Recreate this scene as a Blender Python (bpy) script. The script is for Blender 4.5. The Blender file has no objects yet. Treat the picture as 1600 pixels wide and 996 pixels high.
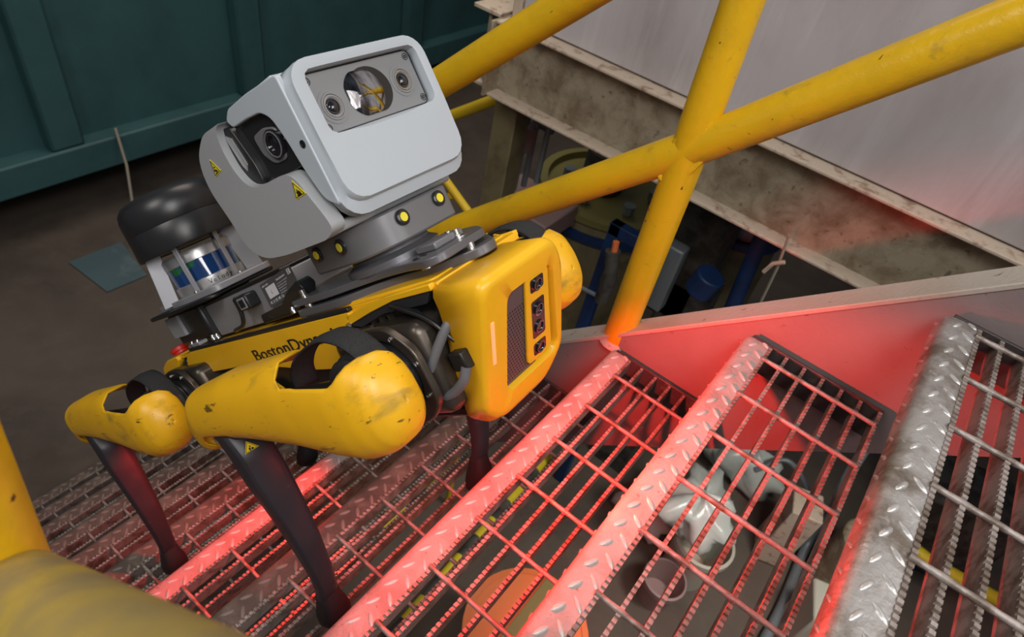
import bpy, bmesh, math, random
import numpy as np
from mathutils import Vector, Matrix
random.seed(7)
C = bpy.context.scene
COL = C.collection
Z0 = 2.6                      # camera height above the hall floor; builders below work with z measured from the camera
# ---------------------------------------------------------------- camera
CR = np.array([[0.7776055,0.6055021,0.1694015],[0.5199573,-0.4677902,-0.7147144],[-0.3535167,0.6438475,-0.6785915]])  # right, down, forward
FP = 1015.145
cd = bpy.data.cameras.new('camera'); cam = bpy.data.objects.new('camera', cd); COL.objects.link(cam); C.camera = cam
m = Matrix.Identity(4)
for i in range(3):
    m[i][0] = CR[0][i]; m[i][1] = -CR[1][i]; m[i][2] = -CR[2][i]
m[2][3] = Z0
cam.matrix_world = m
cd.sensor_fit = 'HORIZONTAL'; cd.sensor_width = 36; cd.lens = FP/1600*36; cd.clip_start = .02; cd.clip_end = 60
cd.dof.use_dof = True; cd.dof.focus_distance = .80; cd.dof.aperture_fstop = 8
C.view_settings.view_transform = 'Standard'; C.view_settings.look = 'None'; C.view_settings.gamma = 1
C.view_settings.use_curve_mapping = False; C.view_settings.exposure = 0.0
# robot body frame (origin at the centre of the body, axes forward / left / up)
RO = np.array([-0.508767,0.456781,-0.714709])
RB = np.array([[0.731874,-0.033034,-0.680639],[0.053631,0.998518,0.009207],[0.679326,-0.043242,0.732561]])
def rw(p): return RO + RB@np.array(p, float)              # robot to world
def rl(p): return RB.T@(np.array(p, float)-RO)
def ray(px, py): return CR.T@np.array([px-800, py-498, FP])
def at(px, py, ax, v):                                     # point seen at a pixel on the world plane axis = v
    r = ray(px, py); return r*(v/r['xyz'.index(ax)])
def la(px, py, ax, v):                                     # the same on a plane of the robot frame
    k = 'xyz'.index(ax); r = RB.T@ray(px, py); o = RB.T@(-RO); return o+r*((v-o[k])/r[k])
SL = math.atan2(.1935, .2025)
S_ = np.array([math.cos(SL),0,math.sin(SL)]); N_ = np.array([-math.sin(SL),0,math.cos(SL)]); Y_ = np.array([0,1.,0])
# ---------------------------------------------------------------- world and lights
w = bpy.data.worlds.new('world'); C.world = w; w.use_nodes = True
w.node_tree.nodes['Background'].inputs[0].default_value = (.80,.86,1,1)
w.node_tree.nodes['Background'].inputs[1].default_value = .10
def area(name, loc, target, size, power, col, size_y=None):
    l = bpy.data.lights.new(name, 'AREA'); l.energy = power; l.color = col; l.size = size
    if size_y: l.shape = 'RECTANGLE'; l.size_y = size_y
    o = bpy.data.objects.new(name, l); COL.objects.link(o)
    o.location = (loc[0], loc[1], loc[2]+Z0)
    o.rotation_euler = Vector(np.array(target, float)-np.array(loc, float)).to_track_quat('-Z', 'Y').to_euler()
    return o
area('key_light', (.75,-.35,1.35), (-.4,.5,-.8), 1.0, 38, (1,.98,.96))
area('side_light', (-1.0,-1.1,1.3), (-.45,.45,-.75), .9, 20, (1,.96,.9))
area('hall_floor_fill', (-2.3,2.2,2.4), (-2.9,2.4,-2.6), 2.0, 62, (1,.88,.76))  # added area light to brighten the hall floor, not a fixture there
area('bay_fill', (1.6,1.2,1.5), (.2,1.6,-2.6), 1.2, 24, (1,.95,.9))  # added out-of-view fill for the floor and clutter behind the stair
def spot(name, loc, target, power, col, angle, blend=.6, r=.012):
    l = bpy.data.lights.new(name, 'SPOT'); l.energy = power; l.color = col; l.spot_size = math.radians(angle); l.spot_blend = blend; l.shadow_soft_size = r
    o = bpy.data.objects.new(name, l); COL.objects.link(o); o.location = (loc[0], loc[1], loc[2]+Z0)
    o.rotation_euler = Vector(np.array(target, float)-np.array(loc, float)).to_track_quat('-Z', 'Y').to_euler()
spot('under_stair_fill', (.75,1.45,-.75), (.12,1.7,-2.6), 58, (1,.95,.86), 85, .8, .15)  # added spot without a fixture, brightens the floor below the grating
RED = (1,.03,.02)
spot('front_red_lamp', rw((.300,.02,-.125)), (.16,.80,-.98), 25, RED, 112, .45)
spot('front_red_lamp', rw((.300,.03,-.125)), (.14,.36,-.55), 8, RED, 70, .6)
spot('front_red_lamp', rw((.285,-.04,-.125)), (-.02,.40,-1.0), 9, RED, 125, .5)
spot('belly_red_lamp', rw((.05,.0,-.10)), rw((.02,-.05,-1)), 2, RED, 140, .5)
spot('belly_red_lamp', rw((-.16,.02,-.10)), (-.66,.24,-1.27), 24, RED, 84, .6)
# ---------------------------------------------------------------- materials
def M(name, col, rough=.5, metal=0., spots=(), bump=None, emit=None, spec=None, coat=0., trans=0., rvar=None):
    mt = bpy.data.materials.new(name); mt.use_nodes = True; nt = mt.node_tree; N = nt.nodes; L = nt.links
    b = N['Principled BSDF']; b.inputs['Roughness'].default_value = rough; b.inputs['Metallic'].default_value = metal
    b.inputs['Base Color'].default_value = (*col, 1); b.inputs['Coat Weight'].default_value = coat
    if spec is not None: b.inputs['Specular IOR Level'].default_value = spec
    if trans: b.inputs['Transmission Weight'].default_value = trans
    if emit: b.inputs['Emission Color'].default_value = (*emit[0], 1); b.inputs['Emission Strength'].default_value = emit[1]
    tc = N.new('ShaderNodeTexCoord'); src = None
    def noise(scale, detail=4, stretch=None, seed=0, dist=0):
        mp = N.new('ShaderNodeMapping'); L.new(tc.outputs['Object'], mp.inputs[0])
        if stretch: mp.inputs['Scale'].default_value = stretch
        mp.inputs['Location'].default_value = (seed*3.1, seed*1.7, seed*2.3)
        n = N.new('ShaderNodeTexNoise'); n.inputs['Scale'].default_value = scale; n.inputs['Detail'].default_value = detail
        n.inputs['Roughness'].default_value = .62; n.inputs['Distortion'].default_value = dist
        L.new(mp.outputs[0], n.inputs['Vector']); return n.outputs['Fac']
    for i, s in enumerate(spots):                          # (colour, scale, lo, hi, strength, stretch)
        c2, sc, lo, hi, st = s[:5]; stretch = s[5] if len(s) > 5 else None
        n = noise(sc, 6, stretch, i+1, .3)
        r = N.new('ShaderNodeMapRange'); r.inputs['From Min'].default_value = lo; r.inputs['From Max'].default_value = hi; r.inputs['To Max'].default_value = st
        L.new(n, r.inputs['Value'])
        mx = N.new('ShaderNodeMix'); mx.data_type = 'RGBA'
        if src: L.new(src, mx.inputs[6])
        else: mx.inputs[6].default_value = (*col, 1)
        mx.inputs[7].default_value = (*c2, 1); L.new(r.outputs[0], mx.inputs[0]); src = mx.outputs[2]
    if src: L.new(src, b.inputs['Base Color'])
    if rvar:
        n = noise(rvar[0], 5, None, 9); r = N.new('ShaderNodeMapRange'); r.inputs['From Min'].default_value = .35; r.inputs['From Max'].default_value = .65
        r.inputs['To Min'].default_value = rvar[1]; r.inputs['To Max'].default_value = rvar[2]; L.new(n, r.inputs['Value']); L.new(r.outputs[0], b.inputs['Roughness'])
    if bump:
        n = noise(bump[0], 6, bump[2] if len(bump) > 2 else None, 5); bp = N.new('ShaderNodeBump'); bp.inputs['Strength'].default_value = bump[1]; bp.inputs['Distance'].default_value = .002
        L.new(n, bp.inputs['Height']); L.new(bp.outputs[0], b.inputs['Normal'])
    return mt
YEL = (.86,.47,.012)
m_yel = M('robot_yellow', YEL, .34, spots=[((.62,.30,.01), 9, .45,.75,.35)], bump=(260,.06))
m_cov = M('scuffed_yellow', YEL, .36, spots=[((.60,.30,.015), 7, .45,.8,.5), ((.26,.18,.04), 13, .57,.72,.7,(.8,1,1.5)), ((.05,.04,.02), 42, .635,.68,.85,(.45,1,1.8)), ((.06,.05,.03), 95, .65,.70,.8,(.35,1,2.4)), ((.35,.30,.22), 14, .70,.78,.6)], bump=(180,.1))
m_rail = M('rail_yellow', (.72,.44,.010), .30, spots=[((.50,.30,.012), 6, .45,.7,.6), ((.22,.15,.04), 24, .62,.74,.7), ((.04,.02,.01), 30, .70,.715,1), ((.05,.025,.012), 75, .70,.715,1)], bump=(55,.5))
m_railworn = M('worn_rail_yellow', (.46,.33,.05), .5, spots=[((.24,.19,.11), 9, .40,.62,.9,(1,1,1)), ((.04,.03,.015), 24, .70,.73,1)], bump=(60,.4))
m_farrail = M('dull_rail_yellow', (.66,.45,.015), .5)
m_grey = M('light_grey_shell', (.42,.465,.51), .38, bump=(700,.05))
m_grey2 = M('mid_grey_shell', (.33,.34,.355), .45, bump=(700,.05))
m_dgrey = M('anodised_grey', (.17,.17,.18), .40, .25, bump=(600,.05))
m_plate = M('anodised_plate', (.15,.15,.165), .34, .45, bump=(600,.04))
m_black = M('black_plastic', (.012,.012,.013), .38)
m_gloss = M('gloss_black', (.016,.017,.019), .20, coat=.3)
m_hood = M('satin_black_hood', (.018,.018,.020), .33, bump=(500,.04))
m_rub = M('rubber', (.018,.018,.02), .6, bump=(90,.3))
m_dark = M('dark_metal', (.085,.070,.058), .35, .7, spots=[((.10,.085,.06), 20, .45,.7,.6)])
m_steel = M('bolt_steel', (.6,.6,.6), .25, 1)
m_glass = M('lens_glass', (.01,.01,.014), .03, coat=1)
m_chrome = M('mirror_glass', (.55,.56,.58), .06, 1., spots=[((.05,.045,.05), 28, .42,.58,.95,(1,1,.3)), ((.30,.26,.12), 40, .55,.68,.7)])
m_puck = M('blue_glass', (.010,.045,.16), .08, spots=[((.02,.14,.02), 16, .50,.56,.9)], coat=1)
m_alu = M('brushed_aluminium', (.55,.55,.55), .32, .75, bump=(300,.05))
m_strut = M('satin_aluminium', (.32,.32,.345), .42, .3)
m_panel = M('sensor_panel_grey', (.22,.225,.235), .5, .1, bump=(900,.1))
m_cable = M('cable_grey', (.13,.13,.14), .4)
m_white = M('label_white', (.75,.75,.78), .5)
m_ltxt = M('label_grey_text', (.45,.45,.50), .5)
m_stick = M('sticker_yellow', (.80,.66,.02), .4)
m_ink = M('ink_black', (.01,.01,.01), .5)
m_hole = M('deep_black', (.004,.004,.004), .8)
m_knob = M('knob_yellow', (.85,.72,.05), .4)
m_redbtn = M('button_red', (.55,.02,.015), .4)
m_leg = M('carbon_leg', (.028,.026,.032), .34, spots=[((.10,.09,.10), 40, .66,.74,.4,(1,1,3))], bump=(120,.12), rvar=(10,.28,.5))
m_web = M('nylon_webbing', (.030,.031,.033), .7, spots=[((.008,.008,.009), 900, .45,.6,1)], bump=(900,1.))
m_grille = M('speaker_grey', (.11,.10,.10), .45, .3)
m_lamp = M('status_lamp', (1,.3,.1), .3, emit=((1,.20,.10), 1.35))
m_led = M('red_lamp', (1,.1,.05), .3, emit=((1,.06,.03), 6))
m_tread = M('silvery_tread_steel', (.46,.44,.43), .36, .6, spots=[((.16,.12,.085), 18, .44,.62,.85), ((.70,.68,.66), 60, .60,.72,.6)], bump=(160,.5), rvar=(30,.28,.55))
m_tread2 = M('dusty_tread_paint', (.40,.33,.31), .6, .1, spots=[((.25,.18,.16), 16, .46,.66,.8), ((.14,.09,.07), 60, .64,.70,.9)], bump=(150,.7))
m_tread3 = M('dark_brown_tread', (.10,.075,.06), .75, .0, spots=[((.20,.16,.13), 20, .46,.66,.8), ((.04,.03,.025), 9, .5,.7,.7)], bump=(120,.9))  # darker brown nosing colour for the front-foot tread and those below the belly tread
m_lug2 = M('dusty_lug', (.56,.50,.48), .4, .3, bump=(120,.5))
m_lug3 = M('dark_brown_lug', (.22,.18,.155), .6, .2, bump=(120,.5))  # lug colour that goes with the darker brown nosings
m_bar = M('galvanised_bar', (.36,.31,.285), .42, .25, spots=[((.11,.075,.05), 30, .45,.62,.85)], bump=(180,.5))
m_lug = M('polished_lug', (.60,.59,.58), .28, .55, spots=[((.2,.17,.15), 60, .5,.7,.6)], bump=(200,.3))
m_endp = M('end_plate', (.07,.06,.06), .5, .4, spots=[((.2,.13,.09), 20,.55,.7,.6)])
m_str = M('painted_stringer', (.25,.20,.195), .5, spots=[((.15,.07,.045), 46, .66,.72,.85), ((.20,.14,.13), 5, .45,.7,.5)], bump=(140,.25))
m_strtop = M('chipped_cream_paint', (.44,.39,.34), .5, spots=[((.14,.08,.05), 38, .62,.67,.9), ((.40,.33,.26), 9, .45,.65,.7)], bump=(130,.6))
m_wall = M('dirty_white_panel', (.52,.49,.50), .55, spots=[((.34,.29,.28), 3.2, .42,.66,.7,(1,1,.35)), ((.36,.22,.08), 9, .66,.76,.8,(5,5,.35)), ((.62,.60,.62), 6, .52,.7,.6,(2.6,2.6,.2)), ((.25,.12,.05), 60, .70,.74,.6)], bump=(30,.15))
m_beam = M('rusty_cream_beam', (.36,.31,.22), .65, spots=[((.17,.12,.07), 12, .42,.62,.8), ((.10,.06,.035), 40, .60,.68,.7)], bump=(70,.8))
m_flange = M('cream_flange', (.56,.46,.36), .6, spots=[((.24,.13,.08), 24, .52,.66,.8)], bump=(90,.6))
m_teal = M('teal_paint', (.045,.125,.135), .55, spots=[((.03,.085,.09), 3, .4,.7,.8), ((.10,.09,.05), 12, .66,.76,.5)], bump=(18,.15))
m_floor = M('dusty_floor', (.125,.098,.078), .85, spots=[((.06,.045,.035), 1.3, .4,.65,.8), ((.15,.12,.09), 7, .5,.75,.5)], bump=(60,.3))
m_conc = M('far_wall', (.05,.045,.04), .9)
m_blue = M('blue_paint', (.008,.038,.14), .5, spots=[((.01,.02,.06), 9, .45,.65,.8)])
m_pump = M('grimy_grey', (.09,.085,.075), .6, .2, spots=[((.03,.025,.02), 14, .42,.6,.9)], bump=(50,.4))
m_tan = M('tan_paint', (.20,.165,.085), .65, spots=[((.10,.08,.04), 8, .45,.65,.7)])
m_pipe = M('grey_conduit', (.22,.25,.27), .45, .3)
m_film = M('plastic_film', (.50,.54,.50), .25, spots=[((.62,.64,.62), 9, .5,.65,.8)], bump=(14,1.))
m_orange = M('orange_plastic', (.80,.20,.06), .45)
m_olive = M('olive_band', (.20,.18,.06), .5)
m_bin = M('cream_plastic', (.50,.48,.40), .5)
m_mauve = M('mauve_plastic', (.30,.20,.19), .5)
m_hose = M('yellow_hose', (.75,.60,.02), .45)
m_sheet = M('bluish_sheet', (.10,.15,.17), .12, coat=.5, spots=[((.22,.26,.26), 5,.55,.7,.6)])
m_string = M('twine', (.30,.27,.21), .8)
# ---------------------------------------------------------------- builders
ORG = {}
class MB:
    def __init__(s): s.v = []; s.f = []
    def add(s, vs, fs):
        o = len(s.v); s.v += [tuple(float(c) for c in p) for p in vs]; s.f += [tuple(i+o for i in f) for f in fs]; return s
    def box(s, a, b):
        x0,y0,z0 = a; x1,y1,z1 = b
        return s.add([(x0,y0,z0),(x1,y0,z0),(x1,y1,z0),(x0,y1,z0),(x0,y0,z1),(x1,y0,z1),(x1,y1,z1),(x0,y1,z1)],
                     [(0,3,2,1),(4,5,6,7),(0,1,5,4),(1,2,6,5),(2,3,7,6),(3,0,4,7)])
    def obox(s, c, ux, uy, uz):                       # oriented box: centre and three half-edge vectors
        c, ux, uy, uz = (np.array(q, float) for q in (c, ux, uy, uz)); vs = []
        for k in (-1,1):
            for (i,j) in ((-1,-1),(1,-1),(1,1),(-1,1)): vs.append(c+i*ux+j*uy+k*uz)
        return s.add(vs, [(0,3,2,1),(4,5,6,7),(0,1,5,4),(1,2,6,5),(2,3,7,6),(3,0,4,7)])
    def prism(s, poly, vec):                          # poly: 3D points, vec: extrusion
        n = len(poly); vec = np.array(vec, float); P = [np.array(p, float) for p in poly]
        return s.add(P+[p+vec for p in P], [tuple(range(n))[::-1], tuple(range(n,2*n))]+[(i,(i+1)%n,n+(i+1)%n,n+i) for i in range(n)])
    def plate(s, poly2, axis, lo, hi):                # poly in the two other axes
        k = 'xyz'.index(axis); P = []
        for a, b in poly2:
            q = [a, b]; q.insert(k, lo); P.append(q)
        v = [0,0,0]; v[k] = hi-lo; return s.prism(P, v)
    def tube(s, pts, r, n=12, caps=True, closed=False):
        P = [np.array(p, float) for p in pts]; m = len(P); rs = r if hasattr(r, '__len__') else [r]*m
        prev = None; rings = []
        for i, p in enumerate(P):
            t = (P[(i+1)%m]-P[i-1]) if closed else (P[min(i+1,m-1)]-P[max(i-1,0)]); t = t/np.linalg.norm(t)
            if prev is None:
                h = np.array([0,0,1.]) if abs(t[2]) < .9 else np.array([1.,0,0]); u = np.cross(t, h)
            else: u = prev-t*(prev@t)
            u /= np.linalg.norm(u); prev = u; v_ = np.cross(t, u)
            rings.append([p+rs[i]*(math.cos(2*math.pi*k/n)*u+math.sin(2*math.pi*k/n)*v_) for k in range(n)])
        f = []
        for i in range(m if closed else m-1):
            j = (i+1)%m
            for k in range(n): f.append((i*n+k, i*n+(k+1)%n, j*n+(k+1)%n, j*n+k))
        if caps and not closed: f += [tuple(range(n))[::-1], tuple(range((m-1)*n, m*n))]
        return s.add([q for r_ in rings for q in r_], f)
    def cyl(s, a, b, r, n=20, r2=None): return s.tube([a, b], [r, r2 if r2 is not None else r], n)
    def lathe(s, o, ax, prof, n=40):                  # prof: (radius, height along axis), closed at both ends where r = 0
        o = np.array(o, float); ax = np.array(ax, float); ax /= np.linalg.norm(ax)
        h = np.array([0,0,1.]) if abs(ax[2]) < .9 else np.array([1.,0,0]); u = np.cross(ax, h); u /= np.linalg.norm(u); v_ = np.cross(ax, u)
        vs = []; f = []
        for r, z in prof:
            for k in range(n): vs.append(o+ax*z+r*(math.cos(2*math.pi*k/n)*u+math.sin(2*math.pi*k/n)*v_))
        for i in range(len(prof)-1):
            for k in range(n): f.append((i*n+k, i*n+(k+1)%n, (i+1)*n+(k+1)%n, (i+1)*n+k))
        return s.add(vs, f)
    def grid(s, rows, closed=False):
        m, n = len(rows), len(rows[0]); f = []
        for i in range(m-1):
            for k in range(n if closed else n-1): f.append((i*n+k, i*n+(k+1)%n, (i+1)*n+(k+1)%n, (i+1)*n+k))
        return s.add([p for r in rows for p in r], f)
    def ringplate(s, outer, inner, vec):              # polygon with a hole (same point count), extruded
        n = len(outer); vec = np.array(vec, float); O = [np.array(p, float) for p in outer]; I = [np.array(p, float) for p in inner]
        f = []
        for i in range(n):
            j = (i+1)%n
            f += [(i,j,n+j,n+i), (2*n+j,2*n+i,3*n+i,3*n+j), (j,i,2*n+i,2*n+j), (n+i,n+j,3*n+j,3*n+i)]
        return s.add(O+I+[p+vec for p in O]+[p+vec for p in I], f)
    def build(s, name, mat, parent=None, bevel=0, seg=2, smooth=40, label=None, sub=0, solid=0, kind=None):
        me = bpy.data.meshes.new(name); org = ORG.get(parent, (0,0,-Z0)) if parent else (0,0,-Z0)
        me.from_pydata([(p[0]-org[0], p[1]-org[1], p[2]-org[2]) for p in s.v], [], s.f)
        bm = bmesh.new(); bm.from_mesh(me); bmesh.ops.remove_doubles(bm, verts=bm.verts, dist=1e-6)
        bmesh.ops.recalc_face_normals(bm, faces=bm.faces); bm.to_mesh(me); bm.free()
        me.materials.append(mat)
        for p in me.polygons: p.use_smooth = True
        me.set_sharp_from_angle(angle=math.radians(smooth))
        o = bpy.data.objects.new(name, me); COL.objects.link(o)
        if parent: o.parent = parent; ORG[o] = org
        if solid: md = o.modifiers.new('s', 'SOLIDIFY'); md.thickness = solid; md.offset = -1
        if bevel:
            md = o.modifiers.new('b', 'BEVEL'); md.width = bevel; md.segments = seg; md.limit_method = 'ANGLE'; md.angle_limit = math.radians(30); md.harden_normals = False
        if sub: md = o.modifiers.new('u', 'SUBSURF'); md.levels = sub; md.render_levels = sub
        if label: o['label'] = label
        if kind: o['kind'] = kind
        return o
def thing(name, label, cat, loc, group=None, rot=None):
    o = bpy.data.objects.new(name, None); COL.objects.link(o); o.empty_display_size = .05
    o.location = (loc[0], loc[1], loc[2]+Z0); ORG[o] = tuple(float(c) for c in loc)
    o['label'] = label; o['category'] = cat
    if group: o['group'] = group
    return o
def tag(o, label, cat, group=None):
    o['label'] = label; o['category'] = cat
    if group: o['group'] = group
    return o
def single(mb, name, mat, label, cat, group=None, **k):    # a thing that is one mesh, origin at its base
    v = np.array(mb.v); b = (v[:,0].mean(), v[:,1].mean(), v[:,2].min())
    o = mb.build(name, mat, None, **k)
    off = Vector((b[0], b[1], b[2]+Z0)); o.data.transform(Matrix.Translation(-off)); o.location = off
    return tag(o, label, cat, group)
def rrect(x0, x1, y0, y1, r, n=6):                         # rounded rectangle, counter-clockwise
    P = []
    for cx, cy, a in ((x1-r,y1-r,0),(x0+r,y1-r,90),(x0+r,y0+r,180),(x1-r,y0+r,270)):
        for k in range(n+1):
            t = math.radians(a+90*k/n); P.append((cx+r*math.cos(t), cy+r*math.sin(t)))
    return P
def rpoly(pts, r, n=5):                                    # round every corner of a polygon
    P = []; m = len(pts); rs = r if hasattr(r, '__len__') else [r]*m
    for i in range(m):
        a, b, c = (np.array(pts[(i+d)%m], float) for d in (-1,0,1)); u = a-b; v_ = c-b
        lu, lv = np.linalg.norm(u), np.linalg.norm(v_); d = min(rs[i], lu*.49, lv*.49); p0 = b+u/lu*d; p1 = b+v_/lv*d
        for k in range(n+1):
            t = k/n; P.append(tuple((1-t)**2*p0+2*t*(1-t)*b+t*t*p1))
    return P
def interp(x, xs, ys): return float(np.interp(x, xs, ys))
def smoothpath(pts, n=8):                                   # Catmull-Rom
    P = [np.array(p, float) for p in pts]; P = [2*P[0]-P[1]]+P+[2*P[-1]-P[-2]]; o = []
    for i in range(1, len(P)-2):
        for k in range(n):
            t = k/n; a,b,c,d = P[i-1],P[i],P[i+1],P[i+2]
            o.append(.5*((2*b)+(c-a)*t+(2*a-5*b+4*c-d)*t*t+(3*b-a-3*c+d)*t**3))
    o.append(P[-2]); return o
def text(body, name, size, mat, parent, o, ux, uy, depth=.0004, align='LEFT', font_w=None):
    cu = bpy.data.curves.new(name, 'FONT'); cu.body = body; cu.size = size; cu.extrude = depth; cu.align_x = align; cu.resolution_u = 3
    if font_w: cu.offset = font_w
    ob = bpy.data.objects.new(name, cu); COL.objects.link(ob)
    dg = bpy.context.evaluated_depsgraph_get(); me = bpy.data.meshes.new_from_object(ob.evaluated_get(dg)); bpy.data.objects.remove(ob)
    ux = np.array(ux, float); uy = np.array(uy, float); lx = np.linalg.norm(ux); ux = ux/lx; uy = uy/np.linalg.norm(uy); uz = np.cross(ux, uy)
    org = np.array(ORG.get(parent, (0,0,0))); o = np.array(o, float)-org
    mm = Matrix([[ux[i]*lx, uy[i], uz[i], o[i]] for i in range(3)]+[[0,0,0,1]])
    me.transform(mm); me.materials.clear(); me.materials.append(mat)
    t = bpy.data.objects.new(name, me); COL.objects.link(t); t.parent = parent; ORG[t] = tuple(org); return t
# ================================================================ setting
f = MB().box((-12,-6,-Z0-.1),(8,10,-Z0)).build('floor', m_floor); f['kind'] = 'structure'
f = MB().box((-12,9,-Z0),(8,9.2,3)).build('wall_back', m_conc); f['kind'] = 'structure'
f = MB().box((-12.2,-6,-Z0),(-12,9.2,3)).build('wall_left', m_conc); f['kind'] = 'structure'
# ---------------------------------------------------------------- teal container on the far left
TX = -3.6
def tl(px, py): return at(px, py, 'x', TX)
zb = tl(200, 243)[2]; zt = tl(200, 197)[2]
t = thing('teal_container', 'large dark teal painted steel container with upright ribs, raised above the brown floor', 'container', (TX-.8,2.4,-Z0))
MB().box((TX-1.6,.2,zt-.02),(TX-.03,5.2,1.6)).build('side_panel', m_teal, t, .01)
MB().box((TX-1.6,.2,zb),(TX+.07,5.2,zt)).build('bottom_rail', m_teal, t, .012)
for px, py in ((92,200),(392,140),(640,70)):
    c = tl(px, py)
    MB().box((TX-.03,c[1]-.085,zt),(TX+.06,c[1]+.085,1.6)).build('rib', m_teal, t, .015)
for y in (.6,4.8): MB().box((TX-1.5,y-.1,-Z0),(TX-.5,y+.1,zb)).build('foot', m_conc, t)
# ---------------------------------------------------------------- white hopper with steel channel beam
WY = 1.7
def wl(px, py, y=WY): return at(px, py, 'y', y)
zbt = (wl(840,60)[2]+wl(1600,380)[2])/2; zbb = (wl(780,150)[2]+wl(1390,440)[2])/2; xl = wl(800,40)[0]
t = thing('white_hopper', 'large dirty white steel hopper wall with rust streaks behind the yellow guard rail', 'tank', (.5,WY+.5,zbt))
MB().box((xl+.03,WY+.0,zbt+.004),(2.6,WY+1.2,1.4)).build('side_panel', m_wall, t, .004)
MB().box((xl+.03,WY-.05,zbt+.62),(2.6,WY,zbt+.68)).build('stiffener_rib', m_flange, t, .004)
MB().box((xl,WY-.012,zbt+.004),(xl+.03,WY+.05,1.4)).build('corner_angle', m_flange, t, .004)
t = thing('channel_beam', 'rusty cream steel channel beam carrying the white hopper', 'beam', (.5,WY+.02,zbb))
MB().box((xl-.02,WY,zbb),(2.6,WY+.012,zbt-.006)).build('web', m_beam, t)
MB().box((xl-.02,WY-.055,zbt-.01),(2.6,WY+.012,zbt)).build('top_flange', m_flange, t, .003)
MB().box((xl-.02,WY-.055,zbb-.01),(2.6,WY+.012,zbb)).build('bottom_flange', m_flange, t, .003)
MB().box((xl-.03,WY-.07,zbb-.01),(xl-.02,WY+.03,zbt)).build('end_plate', m_beam, t, .003)
t = thing('cross_beam', 'short end of a rusty flanged beam poking out left of the hopper corner', 'beam', (xl-.06,WY+.3,zbb))
for z in (zbt-.005, zbb-.008): MB().box((xl-.14,WY-.02,z),(xl-.035,WY+1.1,z+.012)).build('flange', m_flange, t, .002)
MB().box((xl-.09,WY+.0,zbb),(xl-.08,WY+1.1,zbt)).build('web', m_beam, t)
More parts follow.
